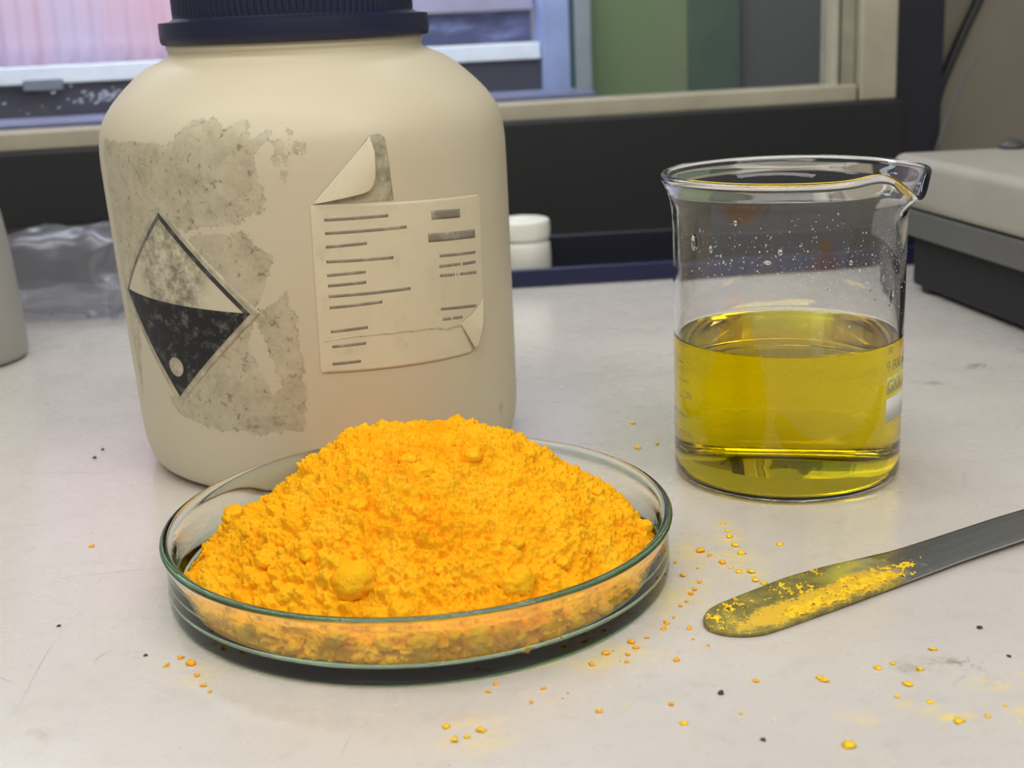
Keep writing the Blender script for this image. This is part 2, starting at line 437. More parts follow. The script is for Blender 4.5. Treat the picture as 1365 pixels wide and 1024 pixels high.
# ================================================================== NAVY TRAY + SMALL WHITE JAR
TA = math.atan(.078)
def T(x, y, z): return (6 + x * math.cos(TA) - y * math.sin(TA), 801.3 + x * math.sin(TA) + y * math.cos(TA), z)
M_navy = plain('glossy_navy_plastic', (12, 17, 60), .25, .08, 20); M_navy_shade = plain('navy_plastic_shaded', (11, 13, 30), .45, .08, 20)  # second navy is the same plastic, darkened for the shade inside the tray
tp = [box('tray_floor', -125, 290, 0.5, 54.5, 0, 2.2, M_navy_shade, None, .5, 2, T),
      box('front_wall', -127, 292, -1.5, 2, 0, 11.2, M_navy, None, 1.4, 4, T),
      box('back_wall', -127, 292, 53, 56, 0, 22, M_navy_shade, None, 1.2, 3, T),
      box('side_wall', -127.5, -124, -1, 55.5, 0, 11, M_navy, None, 1.2, 3, T),
      box('side_wall', 289, 292.5, -1, 55.5, 0, 11, M_navy, None, 1.2, 3, T)]
thing('navy_tray', 'glossy navy blue plastic tray along the rear of the bench, behind the bottle and beaker', 'tray', T(82, 27, 0), tp)
jc = T(6.5, 26, 0)[:2]
M_jar = plain('white_jar_plastic', (214, 212, 200), .4, .05)
jb = lathe('jar_body', chaikin([(0, 2.3), (16, 2.3), (17.2, 4), (17.2, 22.5), (15.5, 24.5), (15.2, 26), (0, 26)], 2), 48, M_jar, centre=jc)
jl = lathe('screw_lid', chaikin([(15.6, 25.6), (17.2, 25.8), (17.2, 36), (16, 38), (7, 38.4), (6.5, 39.4), (0, 39.6)], 2), 48, M_jar, centre=jc)
thing('small_white_jar', 'small white screw-lid jar in the navy tray, beside the big bottle', 'jar', (*jc, 2.3), [jb, jl])

# ================================================================== GREY BOTTLE AT LEFT EDGE
bc = (-283.5, 676)
M_gb = NT('cloudy_grey_plastic').set(color=srgb(158, 155, 146), rough=.4, sss=.2)
M_gb.b.inputs['Subsurface Radius'].default_value = (.01, .01, .01)
M_gb.bump(M_gb.noise(30, 3), .2, 1.0); M_gb = M_gb.m
gb = lathe('bottle_body', chaikin([(0, 0), (31, 0), (35, 1.5), (35.4, 8), (34, 40), (31.5, 72), (27, 92), (19, 104), (13, 108), (12.5, 120), (0, 120)], 2), 64, M_gb, centre=bc)
gl = lathe('screw_cap', chaikin([(0, 119), (14.5, 119), (15, 120.5), (14.6, 137), (13.5, 138), (0, 138)], 2), 48, plain('grey_cap', (150, 150, 148), .5), centre=bc)
thing('grey_plastic_bottle', 'cloudy grey plastic bottle cut off by the left edge of the photo', 'bottle', (*bc, 0), [gb, gl])

# ================================================================== CRUMPLED CLEAR BAG
def bag():
    nu, nv = 150, 70
    u = np.arange(nu) / nu * 2 * PI; v = np.linspace(-PI / 2 + .01, PI / 2 - .01, nv); U, V = np.meshgrid(u, v)
    sq = lambda a, e: np.sign(a) * np.abs(a) ** e
    X = 46 * sq(np.cos(V), .55) * sq(np.cos(U), .6); Y = 30 * sq(np.cos(V), .6) * sq(np.sin(U), .8); Z = 25 * sq(np.sin(V), .7)
    P = np.stack([X, Y, Z], -1)
    Q = P * np.array([1, 1, 1.3])
    rid = 1 - np.abs(fbm(Q + 40, 40, 3, 5, .45)) * 2
    nrm = P / np.linalg.norm(P, axis=-1, keepdims=True)
    P = P + nrm * (rid * 5.5)[..., None] + nrm * (fbm(Q, 60, 2, 9) * 7)[..., None]
    P[..., 2] -= (P[..., 0] / 46) ** 2 * 6
    P[..., 2] = P[..., 2] - P[..., 2].min() + .3
    P[..., 2] = np.where(P[..., 2] < 3, .3 + P[..., 2] * .2, P[..., 2])
    P[..., 0] += -250; P[..., 1] += 778
    return P
t = NT('clear_film'); t.t.nodes.remove(t.b)
tr = t.n('ShaderNodeBsdfTransparent'); tr.inputs[0].default_value = (.74, .75, .79, 1)
gl_ = t.n('ShaderNodeBsdfGlossy'); gl_.inputs['Roughness'].default_value = .32; gl_.inputs[0].default_value = (.9, .9, .95, 1)
dd = t.n('ShaderNodeBsdfDiffuse'); dd.inputs[0].default_value = (.62, .62, .68, 1)
m1 = t.n('ShaderNodeMixShader'); m2 = t.n('ShaderNodeMixShader'); m1.inputs[0].default_value = .10; m2.inputs[0].default_value = .08
t.l(tr.outputs[0], m1.inputs[1]); t.l(gl_.outputs[0], m1.inputs[2]); t.l(m1.outputs[0], m2.inputs[1]); t.l(dd.outputs[0], m2.inputs[2]); t.l(m2.outputs[0], t.out.inputs[0])
M_film = t.m
bagm = grid_mesh('film_body', bag(), True, M_film)
# twisted tail of film hanging at the right end
zz = np.linspace(0, 1, 26); ww = np.linspace(-1, 1, 14); Z2, W2 = np.meshgrid(zz, ww, indexing='ij')
wid = 9 * np.sin(PI * np.clip(Z2 * .9 + .08, 0, 1)) + 1.5
P = np.stack([-213 - 10 * Z2 + wid * W2 * .55, 752 + 2.5 * np.sin(W2 * 5 + Z2 * 6) - 4 * Z2, 42 - 40 * Z2 + 1.5 * np.cos(W2 * 4)], -1)
tail = grid_mesh('film_tail', P, False, M_film)
thing('plastic_bag', 'crumpled clear plastic bag lying behind the bottle on the left', 'bag', (-250, 778, 0), [bagm, tail])

# ================================================================== BIG CREAM BOTTLE
BX, BY, LEAN = -70.6, 514.5, -0.022
PZ = [0, 1, 4, 12, 26, 77, 113, 121, 127, 133, 139.5, 146, 149.6, 153.4]
PR = [64, 67, 70.3, 72.5, 72.9, 74, 74.4, 73.8, 72, 68.3, 62.3, 54.3, 47.3, 46]
prof = chaikin([(0.1, 1.2), (52, 1.2), (58, 0), (63, 0), (67, 1), (70.6, 4), (72.4, 12), (72.9, 26), (74, 77), (74.6, 108), (74.6, 118), (73.5, 126),
                (69.5, 133), (63, 139.8), (55, 146.5), (49, 148.8), (46.3, 150.2), (45.8, 151.5), (46.6, 152.4), (46.6, 154.5), (44, 156), (0.1, 156)], 2)
# resample finely on the straight wall so the residue outline is sharp
pf = [prof[0]]
for a, b in zip(prof[:-1], prof[1:]):
    n = max(1, int(np.linalg.norm(b - a) / 1.1)) if b[0] > 60 else 1
    for i in range(1, n + 1): pf.append(a + (b - a) * i / n)
M_bot = bottle_material()
body = lathe('body', pf, 420, M_bot, centre=(BX, BY), lean=LEAN)
prof_np = np.array(pf)
wallp = prof_np[(prof_np[:, 0] > 60)]
def RZ(z): return np.interp(z, wallp[:, 1], wallp[:, 0])
def onb(th, z, off=0):
    """point on the bottle: th degrees from the side facing the room, z height"""
    a = np.radians(th); R = RZ(z) + off
    return np.stack([BX + LEAN * z + R * np.sin(a), BY - R * np.cos(a), z + 0 * a], -1)
# residue attribute
co = np.empty(len(body.data.vertices) * 3); body.data.vertices.foreach_get('co', co); co = co.reshape(-1, 3) / S
TH = np.degrees(np.arctan2(co[:, 0] - BX - LEAN * co[:, 2], -(co[:, 1] - BY))); ZZ = co[:, 2]
def sdf(poly):
    p = np.array(poly, float) * [1.28, 1]; x = TH * 1.28; y = ZZ
    ins = np.zeros(len(x), bool); dmin = np.full(len(x), 1e9)
    for (x0, y0), (x1, y1) in zip(p, np.roll(p, -1, 0)):
        c = ((y0 > y) != (y1 > y)) & (x < (x1 - x0) * (y - y0) / (y1 - y0 + 1e-12) + x0); ins ^= c
        tt = np.clip(((x - x0) * (x1 - x0) + (y - y0) * (y1 - y0)) / ((x1 - x0) ** 2 + (y1 - y0) ** 2), 0, 1)
        dmin = np.minimum(dmin, np.hypot(x - x0 - tt * (x1 - x0), y - y0 - tt * (y1 - y0)))
    return np.where(ins, dmin, -dmin)
def blob(th, z, r, k=1): return r - np.hypot((TH - th) * 1.28, (ZZ - z) * k)
A1 = [(-62, 30), (-62, 124.5), (-42.6, 123.8), (-29.4, 124.1), (-25, 128.4), (-21.6, 131.5), (-15.3, 132.1), (-12.7, 128.6), (-8.7, 131.2), (-5.6, 129.5), (-5.5, 124.9),
      (-1, 127.7), (.2, 126.9), (-1.7, 123.6), (-5.4, 118.6), (-4.4, 111.8), (-3.3, 105), (-5.5, 100.4), (-7.3, 102.2), (-10.7, 97.3), (-21.3, 96.1), (-26.2, 94.2), (-34.9, 100.6), (-57, 73), (-54, 55), (-60, 34)]
A2 = [(-27, 91), (-25, 94.3), (-9.9, 94.9), (-7.4, 89.8), (-3.4, 87.2), (-4.4, 80.9), (-7.4, 73.4), (-11, 68)]
A3 = [(-10, 69.1), (-7.5, 68.3), (-.6, 75), (-.5, 69.4), (1.2, 66.7), (1, 53.8), (1.7, 43.2), (1.3, 33.9), (-.3, 26), (-11.8, 24.8), (-25.4, 26), (-40, 29), (-43, 36), (-37.4, 36), (-12, 63)]
gap = [(-10, 67.1), (-4.3, 42.2), (-7.8, 39.6), (-12.5, 56)]
D = np.maximum.reduce([sdf(A1), sdf(A2), sdf(A3), blob(4.2, 126.7, 1.5), blob(1.5, 122.8, 2.2), blob(5.8, 121.5, 1.2, .5), blob(2.9, 118.6, 1.1), blob(.2, 117.6, 1.3), blob(2, 113, .8, .5), blob(7.2, 121, .9, .4)])
D = np.minimum(D, -sdf(gap))
res = .5 + np.clip(D / 3.2, -1.2, 1.2) * .5 + np.clip(D / 12, -.5, .5)
at = body.data.attributes.new('residue', 'FLOAT', 'POINT'); at.data.foreach_set('value', res.astype(np.float32))
dr = np.clip(np.maximum.reduce([blob(66.3, 18.5, 2.2), blob(-18.1, 101.6, 1.8), blob(-14, 29, 3), blob(-7, 30, 2.5)]) / 1.0, 0, 1)
at = body.data.attributes.new('dirt', 'FLOAT', 'POINT'); at.data.foreach_set('value', dr.astype(np.float32))

# cap
M_cap = plain('navy_cap_plastic', (20, 22, 50), .4, .10, 40, bump=.04)
def ribs(R, Z, Tt):
    m = np.clip((Z - 163.4) / 1.2, 0, 1) * np.clip((185 - Z) / 1.2, 0, 1) * (R > 40)
    return R + m * .55 * (np.abs(np.sin(Tt * 56)) ** .5 - .6), Z
cap_prof = [(0.1, 155), (44.5, 155), (47.9, 154.2), (48.6, 154.9), (48.9, 157), (48.8, 160.6), (48.7, 161.9), (44.6, 162.4), (43.4, 163.2), (43.3, 165), (43.2, 175), (43, 184), (42.4, 186.4), (40.5, 187.6), (20, 187.6), (0.1, 187.6)]
cap = lathe('screw_cap', cap_prof, 560, M_cap, centre=(BX + .5, BY), warp=ribs, lean=LEAN)
cap.data.set_sharp_from_angle(angle=math.radians(38))

def patch(name, poly, off, mat, parent=None, nv=36, nu=30, rnd=0, thick=.14, axis='z'):
    p = np.array(poly, float)
    if rnd: # round each corner by rnd mm
        q = []
        sc = np.array([1.28, 1])
        for i in range(len(p)):
            a, b, c = p[i - 1] * sc, p[i] * sc, p[(i + 1) % len(p)] * sc
            d1 = a - b; d2 = c - b; L1 = np.linalg.norm(d1); L2 = np.linalg.norm(d2)
            r = min(rnd, L1 * .45, L2 * .45); s0 = b + d1 / L1 * r; s1 = b + d2 / L2 * r
            for u in np.linspace(0, 1, 6): q.append(((1 - u) ** 2 * s0 + 2 * u * (1 - u) * b + u * u * s1) / sc)
        p = np.array(q)
    if axis == 't': p = p[:, ::-1]
    zs = np.linspace(p[:, 1].max() - .01, p[:, 1].min() + .01, nv)
    zs = np.unique(np.concatenate([zs, np.clip(p[:, 1], p[:, 1].min() + .01, p[:, 1].max() - .01)]))[::-1]
    rows = []
    for z in zs:
        xs = []
        for (x0, z0), (x1, z1) in zip(p, np.roll(p, -1, 0)):
            if (z0 - z) * (z1 - z) <= 0 and z0 != z1: xs.append(x0 + (x1 - x0) * (z - z0) / (z1 - z0))
        rows.append(np.linspace(min(xs), max(xs), nu))
    Tm = np.array(rows); Zm = zs[:, None] + 0 * Tm
    if axis == 't': Tm, Zm = Zm[:, ::-1], Tm[:, ::-1]
    o_ = off(Tm, Zm) if callable(off) else off + 0 * Tm
    top = onb(Tm, Zm, o_); bot = onb(Tm, Zm, o_ - thick)
    # closed thin sheet: top grid ringed by its underside edge
    Tt = np.concatenate([bot[:1], top, bot[-1:]], 0)
    L = np.concatenate([bot[:1, :1], bot[:, :1], bot[-1:, :1]], 0); Rr = np.concatenate([bot[:1, -1:], bot[:, -1:], bot[-1:, -1:]], 0)
    return grid_mesh(name, np.concatenate([L, Tt, Rr], 1), False, mat, parent, flip=True)

def qpatch(name, q, off, mat, nu=16, nv=4, thick=.06):
    q = np.array(q, float); u = np.linspace(0, 1, nu)[None, :, None]; v = np.linspace(0, 1, nv)[:, None, None]
    G = (q[0] * (1 - u) + q[1] * u) * (1 - v) + (q[3] * (1 - u) + q[2] * u) * v
    P = onb(G[..., 0], G[..., 1], off); Bk = onb(G[..., 0], G[..., 1], off - thick)
    P = np.concatenate([Bk[:1], P, Bk[-1:]], 0); L = np.concatenate([Bk[:1, :1], Bk[:, :1], Bk[-1:, :1]], 0); Rr = np.concatenate([Bk[:1, -1:], Bk[:, -1:], Bk[-1:, -1:]], 0)
    return grid_mesh(name, np.concatenate([L, P, Rr], 1), False, mat, None, smooth=False, flip=True)
def paper(name, c, stain=None):
    t = NT(name)
    col = t.ramp(t.noise(35, 6, .65), [(.32, srgb(*[v - 10 for v in c])), (.68, srgb(*c))])
    col = t.mix(t.math('MULTIPLY', t.ramp(t.noise(120, 7, .7), [(.56, 0.0), (.72, 1.0)]), .4), col, srgb(172, 160, 128))
    if stain:
        q = onb(np.array(-34.), np.array(84.))
        m = t.math('MULTIPLY', t.near(*q, 23, 1.2, 1, 1), 2.6, True)
        m = t.math('MULTIPLY', m, t.ramp(t.noise(190, 9, .78), [(.40, 0.0), (.60, 1.0)]))
        col = t.mix(t.math('MULTIPLY', m, .8), col, srgb(98, 94, 78))
    t.set(color=col, rough=.6, spec=.3); t.bump(t.noise(60, 5), .25, .25); return t.m
M_paper = paper('label_paper', (212, 202, 172))
M_paper2 = paper('hazard_label_paper', (206, 198, 170), True)
def ink(name, dark, light, thr=.5, sc=200):
    t = NT(name); c = t.ramp(t.noise(sc, 6, .7), [(thr, srgb(*dark)), (thr + .2, srgb(*light))]); t.set(color=c, rough=.55); return t.m
M_ink = ink('faded_grey_ink', (128, 122, 104), (170, 162, 138), .5)
M_blk = ink('worn_black_ink', (18, 18, 18), (104, 102, 94), .52, 260)
M_brd = ink('border_ink', (50, 50, 46), (120, 116, 104), .5, 120)
M_brd2 = ink('worn_border_ink', (84, 82, 72), (140, 134, 116), .45, 120)
M_mar = ink('grimy_clear_margin', (156, 149, 126), (192, 184, 156), .42, 160)
M_stn = ink('grey_glue_smear', (92, 88, 70), (176, 168, 138), .36, 75)

mar = patch('clear_margin', [(-35, 103.4), (-8.0, 67.6), (-37.9, 32.8), (-60.5, 71.6)], .10, M_mar, rnd=1.0)
mar['label'] = 'grimy clear border of the hazard label'
hz = patch('hazard_label', [(-34.9, 101.2), (-10.8, 67.6), (-37.4, 36.2), (-58, 71.6)], .22, M_paper2)
hz['label'] = 'peeling diamond hazard label, white above and black below'
blk = patch('black_field', [(-58, 71.8), (-10.8, 67.6), (-37.4, 36.2)], .32, M_blk, axis='t', nv=60, thick=.1)
bl1 = patch('border_line', [(-34.9, 101.2), (-10.8, 67.6), (-12.6, 67.7), (-35.1, 98.8)], .32, M_brd, thick=.1)
bl2 = patch('border_line', [(-34.9, 101.2), (-35.1, 99.2), (-57, 71.6), (-58, 71.6)], .32, M_brd2, thick=.1)
ov = patch('worn_oval', [(-37 + 2.7 * math.cos(a), 47 + 3.4 * math.sin(a)) for a in np.arange(24) / 24 * 2 * PI], .4, M_mar, thick=.1)
# faint overlapped tape strips
lab = patch('paper_label', [(7.6, 103.1), (59.4, 99.5), (58.3, 61.2), (51.9, 44.0), (5.9, 46.1)], .24, M_paper, nv=90, nu=60, rnd=1.8, axis='t')
lab['label'] = 'torn cream paper label with faded grey print bars'
inks = []
bars = [((10.7, 97.8), (27.3, 97.4), 1.0), ((10.6, 93.4), (32.2, 92.9), 1.0), ((10.4, 88.9), (21.0, 89.0), 1.0), ((10.2, 84.0), (27.8, 83.2), 1.0), ((10.0, 79.4), (20.0, 79.5), 1.0),
        ((10.0, 75.9), (19.9, 76.0), 1.0), ((9.9, 72.3), (32.0, 71.9), 1.0), ((9.8, 68.5), (23.7, 68.7), 1.0), ((9.5, 60.3), (19.2, 60.6), 1.0), ((9.5, 55.1), (18.4, 55.2), 1.0),
        ((9.1, 49.1), (16.6, 49.2), 1.0), ((40.0, 95.5), (50.2, 94.5), 3.1), ((38.5, 88.0), (56.1, 86.2), 3.0), ((41.8, 81.2), (55.9, 79.6), 1.0), ((41.5, 77.6), (49.2, 76.9), 1.0), ((50.0, 76.7), (55.7, 76.2), 1.0),
        ((41.0, 62.7), (54.9, 60.6), 1.0)]
for (a0, z0), (a1, z1), h in bars:
    inks.append(qpatch('print_bar', [(a0, z0 + h / 2), (a1, z1 + h / 2), (a1, z1 - h / 2), (a0, z0 - h / 2)], .29, M_ink))
# the two rows of small broken print
for row, (a0, a1, z0, z1) in enumerate([(41.5, 55.7, 74.3, 72.4), (41.4, 48.6, 58.9, 58.0)]):
    a = a0
    while a < a1:
        wd = random.uniform(.5, 1.3); zc = z0 + (z1 - z0) * (a - a0) / (a1 - a0)
        if random.random() > .18:
            inks.append(qpatch('print_mark', [(a, zc + .55), (a + wd * .8, zc + .5), (a + wd * .8, zc - .5), (a, zc - .5)], .29, M_ink, 4, 3))
        a += wd
# torn line across the label
tx = [7.5, 12, 17, 24.2, 31, 37.6, 40.5, 42.7, 45, 47.7]; tz = [57.1, 57.6, 58.0, 57.7, 57.3, 56.8, 56.2, 55.3, 55.7, 55.4]
for k in range(len(tx) - 1):
    h = .25 + .10 * k if k < 5 else .8
    inks.append(patch('torn_edge', [(tx[k], tz[k] + .15), (tx[k + 1], tz[k + 1] + .15), (tx[k + 1], tz[k + 1] - h), (tx[k], tz[k] - h)],
                      (lambda h, zc: (lambda a, z: .28 + .5 * h * np.clip(1 - (zc - z) / (h + .3), 0, 1)))(h, max(tz[k], tz[k + 1]) + .15), M_paper, nv=5, nu=8, thick=.1))
fold = patch('folded_corner', [(58.3, 61.8), (47.9, 55.4), (52.2, 45.8), (53.4, 47)], lambda a, z: .35 + 2.6 * np.clip((a - 47.5) / 9, 0, 1) * np.clip((62 - z) / 9, 0, 1), M_paper, nv=20, nu=16)
strip = patch('glue_smear', [(8.6, 103.2), (23.2, 122.6), (24.5, 124.0), (27.2, 124.2), (28.4, 122.8), (29.2, 102.2)], .12, M_stn, rnd=.6)
A_ = np.array([24.2 * 1.28, 123.6]); B_ = np.array([8.2 * 1.28, 103.1]); AB = (B_ - A_) / np.linalg.norm(B_ - A_)
def lift(a, z):
    px = a * 1.28 - A_[0]; pz = z - A_[1]; d = np.abs(px * AB[1] - pz * AB[0]) / 11.5
    along = np.clip((px * AB[0] + pz * AB[1]) / 33, 0, 1)
    return .35 + 2.6 * np.sin(PI * np.clip(d * .62 + .04, 0, 1)) * (1 - .45 * along)
flap = patch('peeled_flap', [(24.2, 123.6), (24.7, 119), (24.2, 110.5), (23.6, 108), (22.6, 106.4), (20.6, 105.6), (8.2, 103.1)], lift, M_paper, nv=40, nu=24)
kids = [body, cap, mar, hz, blk, bl1, bl2, ov, lab, fold, strip, flap]
bot = empty('chemical_bottle', (BX, BY, 0)); reparent(bot, body, cap, mar, hz, lab, strip)
for k in (blk, bl1, bl2, ov): k.parent = hz
for k in inks + [fold, flap]: k.parent = lab
tag(bot, 'large cream plastic bottle with navy screw cap and worn labels, standing behind the dish', 'bottle')

# ================================================================== BEAKER
KX, KY, KR, KH = 96.1, 456.7, 39.1, 104.6
kp = [(0.05, 2.4), (14, 2.0), (26, .7), (32, 0), (36.6, .0), (38.9, 1.3), (39.15, 5), (KR, 13), (KR, 30), (KR, 60), (KR, 86), (39.4, 93), (40.6, 99), (42.4, 102.6), (43.2, 104.4), (42.6, 105.9),
      (41.4, 106.2), (40.3, 105.2), (39.6, 102.6), (38.6, 98), (37.7, 93), (37.5, 86), (37.5, 70), (37.5, 50.9)]
kpf = chaikin(kp, 2)      # below the liquid line the inner wall is the shared glass/liquid surface of the liquid mesh
SP = math.radians(-37)
def spout(R, Z, Tt):
    d = (Tt - SP + PI) % (2 * PI) - PI
    wz = np.clip((Z - 88) / 17, 0, 1) ** 1.6
    near = (R > 30)
    g = np.exp(-((d - .38) / .36) ** 2); g2 = np.exp(-(d / .19) ** 2); sh = np.exp(-((d + .42) / .2) ** 2)
    R = R + near * wz * (3.0 * g + 1.9 * g2 - .8 * sh); Z = Z + near * wz * (-7.2 * g2 + 1.0 * sh)
    return R, Z
M_glass = glass('borosilicate_glass', (1, 1, 1, 1), 0, 1.47)
bk = lathe('beaker_wall', kpf, 300, M_glass, centre=(KX, KY), warp=spout)
def onk(th, z, off=0):
    a = math.radians(th); return (KX + (KR + off) * math.sin(a), KY - (KR + off) * math.cos(a), z)
M_print = plain('frosted_white_enamel', (206, 206, 196), .8, .08)
def kpatch(name, th0, th1, z0, z1, mat=None, off=.06, n=8):
    P = np.array([[onk(th0 + (th1 - th0) * i / n, z, o) for i in range(n + 1)] for z, o in ((z1, -.05), (z1, off), (z0, off), (z0, -.05))])
    return grid_mesh(name, P, False, mat or M_print, smooth=False, flip=True)
def ktext(s, th0, zc, size, mat):
    cu = bpy.data.curves.new('print', 'FONT'); cu.body = s; cu.size = size; cu.extrude = .02; cu.resolution_u = 3
    tmp = bpy.data.objects.new('tmp', cu); COL.objects.link(tmp); bpy.context.view_layer.update()
    me = bpy.data.meshes.new_from_object(tmp.evaluated_get(bpy.context.evaluated_depsgraph_get()))
    bpy.data.objects.remove(tmp)
    bm = bmesh.new(); bm.from_mesh(me)
    for v in bm.verts:
        v.co = Vector(onk(th0 + math.degrees(v.co.x / KR), zc + v.co.y, .05 + v.co.z)) * S
    bm.to_mesh(me); bm.free(); me.materials.clear()
    return link('printed_text', me, mat, smooth=False)
M_gry = plain('grey_enamel_print', (150, 146, 96), .7, .08)
prints = [kpatch('writing_panel', 44, 84, 23.6, 32.0), ktext('9 800 ml', 43.5, 41.2, 5.2, M_gry), kpatch('printed_band', 44, 84, 33.4, 39.3, plain('worn_enamel', (200, 192, 110), .8, .2, 300)),
          ktext('GXX', 44.5, 34.3, 5.6, M_gry), ktext('50', 44.5, 47.3, 3.2, M_gry)]
for i in range(7):
    z = 12 + i * 6.2; prints.append(kpatch('scale_mark', -79.5, -73 if i % 2 else -69, z, z + .45, M_gry))
for i, s in enumerate(('100', '200')):
    prints.append(ktext(s, -72.5, 17.2 + i * 14, 3.4, M_gry))
# drops clinging to the glass
drops = []
for th, z, r, kz in [(-61.8, 85.6, 1.7, 1.7), (-50.2, 84.3, 1.0, 1.25), (-36.4, 93.5, .75, 1.3), (-15.4, 84.6, .8, 1.3), (-21.1, 81.2, 1.5, .45), (17.9, 80.2, .7, 1.2), (7.2, 74.4, .7, .5), (6.9, 72.3, .6, .5),
                     (-44.4, 82.5, .7, .8), (-57.2, 89.9, .5, 1), (46, 66.5, 1.2, 1.9), (44.5, 63.8, .7, 1), (-26.4, 89, .4, 1), (30, 70.2, .6, .7), (38, 73, .5, 1), (33, 67, .5, .8)]:
    bm = bmesh.new(); bmesh.ops.create_icosphere(bm, subdivisions=3, radius=1)
    c0 = Vector(onk(th, z, 0)); nrm = Vector((math.sin(math.radians(th)), -math.cos(math.radians(th)), 0)); tg = Vector((nrm.y, -nrm.x, 0))
    for v in bm.verts:
        q = v.co.copy(); v.co = (c0 + tg * (q.x * r) + nrm * (q.y * .42 * r) + Vector((0, 0, q.z * r * kz))) * S
    me = bpy.data.meshes.new('drop'); bm.to_mesh(me); bm.free(); drops.append(link('drop', me, M_glass))
# dried specks on the upper wall: one joined part
V = []; F = []
for i in range(620):
    th = random.choice([random.gauss(-35, 22), random.gauss(12, 18), random.gauss(45, 12)]); z = random.gauss(80, 9)
    if not 56 < z < 97 or abs(th) > 82: continue
    r = random.choice([.09, .13, .18, .27]) * random.uniform(.6, 1.3); n0 = len(V); k = 5
    for j in range(k): V.append(onk(th + math.degrees(r * math.cos(j * 2 * PI / k) / KR), z + r * random.uniform(.7, 1.6) * math.sin(j * 2 * PI / k), .04))
    V.append(onk(th, z, .12))
    F += [(n0 + j, n0 + (j + 1) % k, n0 + k) for j in range(k)]
sp_ = pydata('dried_speck', V, F, M_print); sp_['kind'] = 'stuff'
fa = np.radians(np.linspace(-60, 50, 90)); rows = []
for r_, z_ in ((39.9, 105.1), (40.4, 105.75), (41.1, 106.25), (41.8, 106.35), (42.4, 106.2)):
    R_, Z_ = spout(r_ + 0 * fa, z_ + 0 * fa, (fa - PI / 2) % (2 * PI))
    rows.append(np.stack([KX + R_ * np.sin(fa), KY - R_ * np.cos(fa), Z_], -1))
film = grid_mesh('rim_reflection', np.array(rows), False, plain('yellow_rim_reflection', (236, 200, 20), .3), flip=True); film['label'] = 'yellow strip painting a reflection along the front rim'  # yellow strip stands in for the line reflected in the front rim
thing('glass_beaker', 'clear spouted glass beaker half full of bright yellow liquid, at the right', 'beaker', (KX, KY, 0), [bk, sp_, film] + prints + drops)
LZ = 49.6
lw = chaikin([(0.05, 4.4), (12, 4.1), (23, 2.8), (31.5, 1.7), (36.3, 2.4), (37.5, 5.4), (37.5, 14), (37.5, 30), (37.5, 50.9)], 2)
lt = chaikin([(37.5, 50.9), (37.3, 50.2), (36.7, LZ + .25), (35.2, LZ + .02), (30, LZ), (0.05, LZ)], 2)
M_liq = glass('yellow_solution', (.9950, .9815, .0, 1), 270, 1.34)
fa_ = M_liq.node_tree.nodes.new('ShaderNodeAttribute'); fa_.attribute_name = 'interface_ior'
gn_ = [n for n in M_liq.node_tree.nodes if n.type == 'BSDF_GLASS'][0]
M_liq.node_tree.links.new(fa_.outputs['Fac'], gn_.inputs['IOR'])
liq = lathe('yellow_liquid', np.concatenate([lw, lt[1:]]), 240, M_liq, centre=(KX, KY))
nf = len(liq.data.polygons); io = np.full(nf, 1.34, np.float32); io[:(len(lw) - 1) * 240] = 1.34 / 1.47
ia = liq.data.attributes.new('interface_ior', 'FLOAT', 'FACE'); ia.data.foreach_set('value', io)
tag(liq, 'transparent bright yellow solution filling the lower half of the beaker', 'liquid')

# ================================================================== PETRI DISH
DX, DY = -29.5, 378.3
dp = [(0.05, .25), (69, .1), (72.4, .12), (73.8, .8), (74.2, 3.2), (73.9, 10), (73.6, 15), (74.6, 16.8), (75.2, 18.0), (74.8, 19.1), (73.7, 19.4), (72.5, 18.8), (71.9, 17), (71.4, 14.5), (71.3, 9), (70.9, 5.4), (69.4, 3.7), (66, 3.15), (0.05, 3.1)]
M_dish = glass('green_tinted_glass', (.52, 1.0, .66, 1), 42, 1.5)
dish = lathe('petri_dish', chaikin(dp, 2), 360, M_dish, centre=(DX, DY))
tag(dish, 'shallow round glass dish holding the orange powder heap, in front of the bottle', 'dish')

